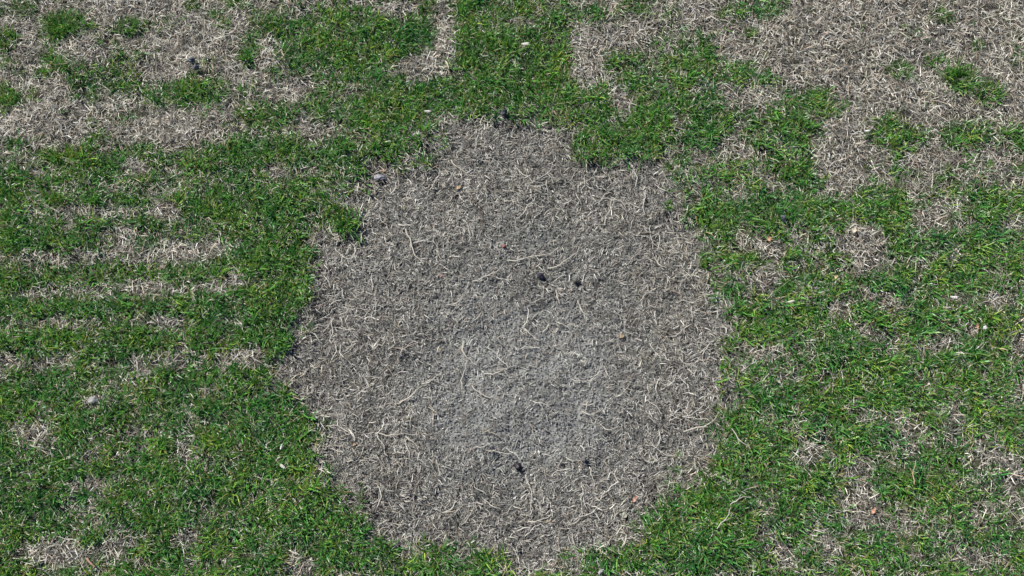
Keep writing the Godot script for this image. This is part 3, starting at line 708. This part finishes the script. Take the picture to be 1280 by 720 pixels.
func loose_stems() -> void:
	# the larger single stems that lie about on the bare patch
	var kinds := []
	for k in 30:
		var form := k % 3
		kinds.append([stem_mesh(rng.randf_range(0.014, 0.044), rng.randf_range(0.0005, 0.0009), 0.02 if form == 0 else rng.randf_range(0.08, 0.2), rng.randf_range(0.25, 0.5) if form == 2 else 0.0, straw_tone().lerp(Color(0.54, 0.51, 0.44), 0.65)), form])
	var strewn := []
	var made := 0
	while made < 235:
		var x := rng.randf_range(-0.37, 0.36)
		var z := rng.randf_range(-0.29, 0.45)
		if look(bare, x, z) < 0.9 or rng.randf() > 0.12 + look(rich, x, z) * 0.9:
			continue
		var kind: Array = kinds[made % kinds.size()]
		var o := MeshInstance3D.new()
		o.name = numbered("dry_stalk")
		o.mesh = kind[0]
		o.material_override = M.straw
		o.position = Vector3(x, ground_height(x, z) + 0.0015 + rng.randf() * 0.003, z)
		o.rotation = Vector3(rng.randf_range(-0.2, 0.2), rng.randf() * TAU, rng.randf_range(-0.15, 0.15))
		add_child(o, true)
		strewn.append([o, x, z, kind[1]])
		made += 1
	# each is known by the nearest thing one can find on the patch and its turn, counted outwards from it
	var marks := [[0.197, -0.057, "the long grey stalk slanting up right"], [0.151, 0.303, "the thin slanting stalk at the lower right"], [-0.091, -0.208, "the thin stalk slanting down at the top edge"], [0.008, 0.282, "the black pebble"], [0.045, -0.018, "the blue black pebble"], [0.100, -0.009, "the dark grey clod on the patch"], [-0.013, -0.067, "the red seed"], [-0.110, -0.019, "the pinkish red shred"], [-0.215, -0.190, "the pale blue grey stone"], [-0.087, -0.171, "the ochre scrap"], [0.167, 0.081, "the tan brown scrap"], [-0.232, 0.251, "the tiny tan speck"], [0.177, 0.332, "the reddish curled leaf"], [-0.063, 0.108, "the hooked stalk"], [-0.172, 0.234, "the long level stalk"], [0.117, 0.194, "the two level stalks"], [-0.283, 0.060, "the stout grey root"], [0.280, 0.218, "the thick stalk at the lawn edge"], [0.213, -0.146, "the upright straw in the patch corner"], [-0.110, 0.100, "the olive scrap"], [-0.173, -0.136, "the mossy green scrap"], [0.051, 0.363, "the ochre scrap at the bottom of the patch"], [-0.264, -0.102, "the tuft jutting into the patch"]]
	var shapes := ["straight", "bowed", "kinked"]
	var turns := ["first", "second", "third", "fourth", "fifth", "sixth", "seventh", "eighth", "ninth", "tenth", "eleventh", "twelfth", "thirteenth", "fourteenth", "fifteenth", "sixteenth", "seventeenth", "eighteenth", "nineteenth", "twentieth"]
	var by_mark := {}
	for s in strewn:
		var best := 0
		for k in marks.size():
			if Vector2(s[1] - marks[k][0], s[2] - marks[k][1]).length() < Vector2(s[1] - marks[best][0], s[2] - marks[best][1]).length():
				best = k
		var key: int = best * 3 + int(s[3])
		if not by_mark.has(key): by_mark[key] = []
		by_mark[key].append([Vector2(s[1] - marks[best][0], s[2] - marks[best][1]).length(), s[0]])
	for key in by_mark:
		var line: Array = by_mark[key]
		line.sort_custom(func(a, b): return a[0] < b[0])
		for k in line.size():
			tag(line[k][1], "%s thin %s dry stalk out from %s" % [turns[mini(k, 19)], shapes[key % 3], marks[key / 3][2]], "stalk", "loose dry stalks strewn on the bare patch")

func odds_and_ends() -> void:
	pebble(-0.013, -0.305, Vector3(0.0056, 0.0052, 0.0062), Color(0.022, 0.022, 0.034), 0.3, "dark blue black pebble at the lawn edge above the top of the bare patch", "pebble", "pebble", 0.006)
	pebble(0.045, -0.018, Vector3(0.0058, 0.0040, 0.0042), Color(0.016, 0.013, 0.026), -0.2, "blue black pebble on the upper middle of the bare patch")
	pebble(0.100, -0.009, Vector3(0.0042, 0.0032, 0.0040), Color(0.045, 0.044, 0.043), 0.6, "small dark grey clod right of the blue black pebble", "clod", "soil_clod")
	pebble(0.008, 0.282, Vector3(0.0050, 0.0042, 0.0054), Color(0.022, 0.017, 0.022), 0.9, "black pebble alone near the bottom of the bare patch")
	pebble(0.106, 0.275, Vector3(0.0034, 0.0026, 0.0034), Color(0.06, 0.06, 0.068), 0.9, "tiny dark grey clod right of the black pebble and its level stems", "clod", "soil_clod")
	pebble(-0.537, -0.404, Vector3(0.0058, 0.0045, 0.0044), Color(0.10, 0.115, 0.14), 0.4, "slate blue stone in the upper left straw, upper of a touching pair", "stone", "stone", 0.010)
	pebble(-0.527, -0.388, Vector3(0.0052, 0.0045, 0.0048), Color(0.055, 0.066, 0.085), 1.4, "darker slate stone touching the slate blue one from below", "stone", "stone", 0.010)
	pebble(-0.215, -0.190, Vector3(0.0085, 0.0030, 0.0052), Color(0.20, 0.20, 0.225), 0.2, "flat pale blue grey stone at the patch's upper left rim", "stone", "stone", 0.006)
	pebble(-0.621, 0.187, Vector3(0.0085, 0.0030, 0.0050), Color(0.21, 0.215, 0.205), 0.1, "flat pale grey stone half sunk in the left lawn", "stone", "stone", 0.008)
	pebble(0.429, -0.109, Vector3(0.0036, 0.0045, 0.0048), Color(0.035, 0.04, 0.06), 0.5, "small dark blue pebble in green grass right of the patch's upper edge", "pebble", "pebble", 0.012)
	pebble(0.720, 0.072, Vector3(0.0034, 0.0028, 0.0030), Color(0.52, 0.51, 0.48), 0.5, "small white stone between grass clumps near the right edge", "stone", "stone", 0.010)
	pebble(0.040, 0.261, Vector3(0.0018, 0.0018, 0.0030), Color(0.50, 0.48, 0.43), 0.4, "tiny white chip just above and right of the black pebble", "chip", "stone_chip")
	pebble(0.124, 0.438, Vector3(0.0034, 0.0026, 0.0028), Color(0.36, 0.355, 0.34), 0.4, "pale grey stone in the grass at the very bottom edge", "stone", "stone", 0.012)
	pebble(-0.013, -0.067, Vector3(0.0025, 0.0024, 0.0035), Color(0.19, 0.05, 0.04), 0.4, "red seed lying on dark soil at the upper middle of the patch", "seed", "seed")
	scrap(-0.110, -0.019, 0.0096, 0.0036, 0.12, Color(0.310, 0.173, 0.155), 0.1, "pinkish red leaf shred left of the blue black pebble", "leaf scrap", "leaf_scrap", 0.003)
	scrap(-0.209, -0.205, 0.0104, 0.0048, 0.15, Color(0.330, 0.199, 0.123), -0.2, "rusty brown leaf scrap touching the lawn above the blue grey stone", "leaf scrap", "leaf_scrap")
	scrap(-0.087, -0.171, 0.0096, 0.0056, 0.15, Color(0.363, 0.264, 0.162), 0.5, "ochre leaf scrap in the straw at the patch's upper left", "leaf scrap", "leaf_scrap")
	scrap(0.402, -0.074, 0.0080, 0.0064, 0.2, Color(0.473, 0.258, 0.155), 0.9, "orange leaf scrap in straw right of the patch's upper edge", "leaf scrap", "leaf_scrap", 0.012)
	scrap(0.167, 0.081, 0.0088, 0.0056, 0.15, Color(0.297, 0.225, 0.149), 0.4, "tan brown leaf scrap on the middle right of the patch", "leaf scrap", "leaf_scrap", 0.004)
	scrap(-0.232, 0.251, 0.0056, 0.0040, 0.2, Color(0.441, 0.296, 0.181), 0.2, "tiny tan leaf speck at the lower left of the patch", "leaf scrap", "leaf_scrap", 0.005)
	scrap(0.177, 0.332, 0.0112, 0.0064, 0.25, Color(0.349, 0.212, 0.155), 0.7, "reddish brown curled leaf at the patch's lower right lawn edge", "leaf scrap", "leaf_scrap", 0.007)
	scrap(0.159, 0.355, 0.0130, 0.0080, 0.12, Color(0.276, 0.277, 0.221), -0.5, "pinkish tan leaf scrap below the reddish curled leaf", "leaf scrap", "leaf_scrap", 0.005)
	scrap(0.051, 0.363, 0.0096, 0.0040, 0.1, Color(0.343, 0.264, 0.168), 0.1, "ochre leaf scrap under the pale stem near the patch's bottom edge", "leaf scrap", "leaf_scrap", 0.002)
	scrap(0.518, 0.350, 0.0112, 0.0056, 0.2, Color(0.415, 0.238, 0.155), 0.9, "rusty leaf scrap in the dry gap of the lower right lawn", "leaf scrap", "leaf_scrap", 0.012)
	scrap(0.709, 0.070, 0.0096, 0.0040, 0.2, Color(0.363, 0.212, 0.155), 1.5, "narrow reddish leaf scrap left of the small white stone", "leaf scrap", "leaf_scrap", 0.012)
	scrap(0.536, -0.088, 0.0112, 0.0072, 0.2, Color(0.473, 0.426, 0.331), 1.2, "cream dead leaf in the dry gap of the upper right lawn", "leaf scrap", "leaf_scrap", 0.014)
	scrap(-0.173, -0.136, 0.0064, 0.0048, 0.1, Color(0.200, 0.206, 0.123), 0.8, "tiny mossy green scrap at the patch's left below the ochre scrap", "leaf scrap", "leaf_scrap", 0.004)
	scrap(-0.110, 0.100, 0.0072, 0.0048, 0.15, Color(0.207, 0.186, 0.116), 0.8, "olive leaf scrap left of the hooked stem", "leaf scrap", "leaf_scrap", 0.004)
	scrap(0.500, -0.009, 0.0072, 0.0048, 0.2, Color(0.473, 0.374, 0.227), 0.8, "yellow tan leaf scrap on grass in the right lawn", "leaf scrap", "leaf_scrap", 0.016)
	sliver(0.023, -0.433, 0.016, 0.0045, Color(0.62, 0.60, 0.55), 0.1, "white dead blade lying level on green grass at the top middle")
	sliver(-0.138, -0.306, 0.014, 0.0036, Color(0.60, 0.58, 0.53), -0.05, "white dead blade in the lawn just above the patch's top left")
	sliver(0.579, -0.267, 0.012, 0.0036, Color(0.62, 0.60, 0.56), 0.15, "white dead blade at the left side of the upper right clump")
	sliver(-0.430, -0.308, 0.012, 0.0032, Color(0.60, 0.57, 0.50), 0.0, "pale dead blade lying level on the upper left lawn")
	sliver(-0.332, 0.288, 0.011, 0.0038, Color(0.52, 0.50, 0.46), -0.6, "broad white dead blade on dark grass in the lower left lawn")
	sliver(-0.336, 0.258, 0.010, 0.0034, Color(0.58, 0.56, 0.52), 1.3, "small white dead blade just above the broad white one")
	sliver(0.680, 0.023, 0.014, 0.0036, Color(0.60, 0.58, 0.54), -0.2, "white dead blade left of the small white stone in the right lawn")
	sliver(0.428, 0.031, 0.014, 0.0034, Color(0.56, 0.54, 0.46), 0.2, "pale dead blade lying level on the thickest grass of the right lawn")
	var st := SurfaceTool.new()
	st.begin(Mesh.PRIMITIVE_TRIANGLES)
	tube(st, PackedVector3Array([Vector3(-0.009, 0, 0), Vector3(-0.003, 0.001, 0.0006), Vector3(0.003, 0.001, 0.0004), Vector3(0.009, 0, 0)]), 0.0016, 0.0013, Color(0.32, 0.19, 0.15))
	put("twig", st, -0.593, 0.424, 0.012, -0.75, M.straw, "short reddish brown twig in the dry gap at the lower left", "twig")
